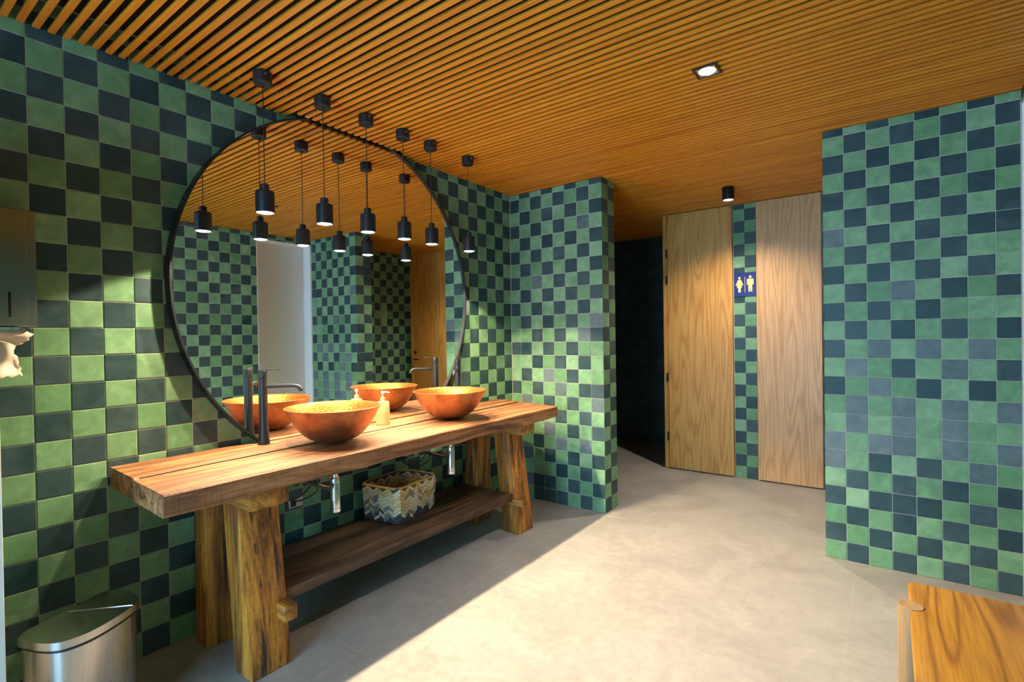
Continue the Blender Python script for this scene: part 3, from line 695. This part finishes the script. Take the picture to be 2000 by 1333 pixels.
# ------------------------------------------------------------------ paper towel dispenser and towels
pd = empty('paper_towel_dispenser', (0, -3.218, 1.43), 'satin steel paper towel dispenser on the wall at the left edge', 'dispenser')
obj('dispenser_case', box((0.001, -0.140, 0.0), (0.105, 0.140, 0.425), 0.006), M_STEEL2, pd)
dd = obj('dispenser_door', box((0.105, -0.136, 0.004), (0.118, 0.112, 0.421), 0.004), M_STEEL2, pd)
obj('view_slot', box((0.1175, 0.060, 0.035), (0.1190, 0.067, 0.125), 0.0005, 1), M_VOID, dd)
obj('bottom_lip', prism([(0.03, -0.14), (0.118, -0.14), (0.118, 0.075), (0.095, 0.10), (0.03, 0.10)], -0.012, 0.0), M_CHROME, pd)
def towel(name, y0, y1, z0, z1, x, seed, lab):
    rnd = random.Random(seed); bm = bmesh.new(); nx, nz = 10, 14; g = []
    ph = [rnd.uniform(0, 6) for _ in range(4)]
    for j in range(nz+1):
        t = j/nz; row = []
        for i in range(nx+1):
            s_ = i/nx
            yy = y0 + (y1-y0)*s_ + 0.012*math.sin(t*5+ph[0])*(s_-0.5)*2 + (rnd.uniform(-0.006, 0.006) if i in (0, nx) else 0)
            zz = z1 + (z0-z1)*t + (rnd.uniform(-0.010, 0.008) if j == nz else 0) + 0.01*math.sin(s_*4+ph[3])*t
            xx = x + 0.010*math.sin(s_*7+t*3+ph[1]) + 0.008*math.sin(t*8-s_*3+ph[2])
            row.append(bm.verts.new((xx, yy, zz)))
        g.append(row)
    for j in range(nz):
        for i in range(nx): bm.faces.new((g[j][i], g[j][i+1], g[j+1][i+1], g[j+1][i]))
    me = finish(bm, 80); o = obj(name, me, M_PAPER, None, lab, 'paper towel', 'paper towels')
    md = o.modifiers.new('thick', 'SOLIDIFY'); md.thickness = 0.0012
    return o
towel('paper_towel', -3.30, -3.105, 1.375, 1.428, 0.080, 2, 'short crumpled paper towel sticking out of the dispenser')
towel('paper_towel', -3.21, -3.118, 1.245, 1.400, 0.038, 9, 'torn paper towel hanging lowest below the dispenser')

# ------------------------------------------------------------------ trash can
tc = empty('trash_can', (0.37, -3.03, 0), 'brushed steel step trash can standing by the tiled wall', 'trash can')
outl = [(0.340,-3.188), (0.275,-3.055), (0.212,-2.925), (0.255,-2.880), (0.385,-2.872), (0.450,-2.930), (0.505,-3.030), (0.512,-3.100), (0.488,-3.142), (0.420,-3.178)]
outl = [(a-0.37, b+3.03, 0) for a, b in outl]
poly = closed_spline(outl, 8)
scl = lambda k: [(p.x*k, p.y*k) for p in poly]
obj('can_base', prism(scl(0.96), 0.0, 0.03), M_BLACK2, tc)
obj('can_body', prism(scl(0.94), 0.028, 0.392, 0, 50), M_STEEL, tc)
obj('rim_trim', prism(scl(0.955), 0.388, 0.400), M_BLACK2, tc)
ld_ = obj('can_lid', prism(scl(1.0), 0.400, 0.425, 0.008), M_LID, tc)
obj('lid_seam', prism([(-0.085,-0.02), (-0.082,-0.022), (0.055,0.125), (0.052,0.127)], 0.4235, 0.4262), M_CHROME, ld_)
obj('pedal', box((0.120, -0.075, 0.008), (0.175, -0.015, 0.022), 0.005), M_BLACK2, tc)

# ------------------------------------------------------------------ oak bench
bn = empty('oak_bench', (2.67, -1.21, 0), 'honey oak bench with round dowel legs by the right wall', 'bench')
BX, BL = 0.40, 0.95
bp = []
def corner(cx_, cy_, r, a0): return [(cx_+r*math.cos(a0+PI/2*i/6), cy_+r*math.sin(a0+PI/2*i/6)) for i in range(7)]
bp += corner(BX-0.03, -0.03, 0.03, 0) + corner(0.022, -0.022, 0.022, PI/2)
def notch(cy_):  # half-round cut on the left edge that receives the dowel
    return [(0.0, cy_+0.0375)] + [(0.008+0.0375*math.sin(a), cy_+0.0375*math.cos(a)) for a in [PI*i/12 for i in range(13)]] + [(0.0, cy_-0.0375)]
bp += notch(-0.205) + notch(-BL+0.205) + corner(0.022, -BL+0.022, 0.022, PI) + corner(BX-0.03, -BL+0.03, 0.03, 1.5*PI)
obj('bench_seat', prism(bp, 0.420, 0.450, 0.004), M_OAK3, bn)
for cx_, cy_ in ((0.004, -0.205), (0.004, -BL+0.205), (BX-0.06, -0.205), (BX-0.06, -BL+0.205)):
    top = 0.452 if cx_ < 0.1 else 0.419
    o = obj('leg', lathe([(0, 0), (0.034, 0), (0.0355, 0.003), (0.0355, top-0.002), (0.0345, top), (0, top)], 36), M_DOWEL, bn); o.location = (cx_, cy_, 0)
obj('seat_rail', box((0.038, -0.235, 0.34), (BX-0.098, -0.175, 0.419), 0.004), M_OAK3, bn)
obj('seat_rail', box((0.038, -BL+0.175, 0.34), (BX-0.098, -BL+0.235, 0.419), 0.004), M_OAK3, bn)

# ------------------------------------------------------------------ restroom sign
sg = empty('restroom_sign', (1.5405, DY+0.036, 1.822), 'navy blue square restroom sign with gold woman and man pictograms', 'sign')
obj('sign_plate', box((-0.096, -0.008, -0.112), (0.096, -0.0005, 0.112), 0.0015, 1), M_NAVY, sg)
def picto(polys, heads, name):
    bm = bmesh.new()
    for pl in polys:
        a = [bm.verts.new((x_, -0.0105, z_)) for x_, z_ in pl]; b = [bm.verts.new((x_, -0.008, z_)) for x_, z_ in pl]; n = len(pl)
        bm.faces.new(a); bm.faces.new(b[::-1])
        for i in range(n): bm.faces.new((a[i], b[i], b[(i+1) % n], a[(i+1) % n]))
    return obj(name, finish(bm), M_GOLD, sg)
def circ(cx_, cz_, r): return [(cx_+r*math.cos(2*PI*i/20), cz_+r*math.sin(2*PI*i/20)) for i in range(20)]
wx, mx_ = -0.047, 0.047
picto([circ(wx, 0.061, 0.0115), [(wx-0.013,0.045),(wx+0.013,0.045),(wx+0.034,-0.006),(wx+0.026,-0.012),(wx+0.016,0.006),(wx+0.023,-0.030),(wx+0.011,-0.030),(wx+0.011,-0.073),(wx-0.011,-0.073),(wx-0.011,-0.030),(wx-0.023,-0.030),(wx-0.016,0.006),(wx-0.026,-0.012),(wx-0.034,-0.006)]], None, 'woman_pictogram')
picto([circ(mx_, 0.068, 0.0125), [(mx_-0.028,0.050),(mx_+0.028,0.050),(mx_+0.030,-0.006),(mx_+0.021,-0.006),(mx_+0.018,0.030),(mx_+0.016,-0.072),(mx_+0.004,-0.072),(mx_,-0.020),(mx_-0.004,-0.072),(mx_-0.016,-0.072),(mx_-0.018,0.030),(mx_-0.021,-0.006),(mx_-0.030,-0.006)]], None, 'man_pictogram')
picto([[(-0.0018,-0.075),(0.0018,-0.075),(0.0018,0.072),(-0.0018,0.072)]], None, 'divider_bar')
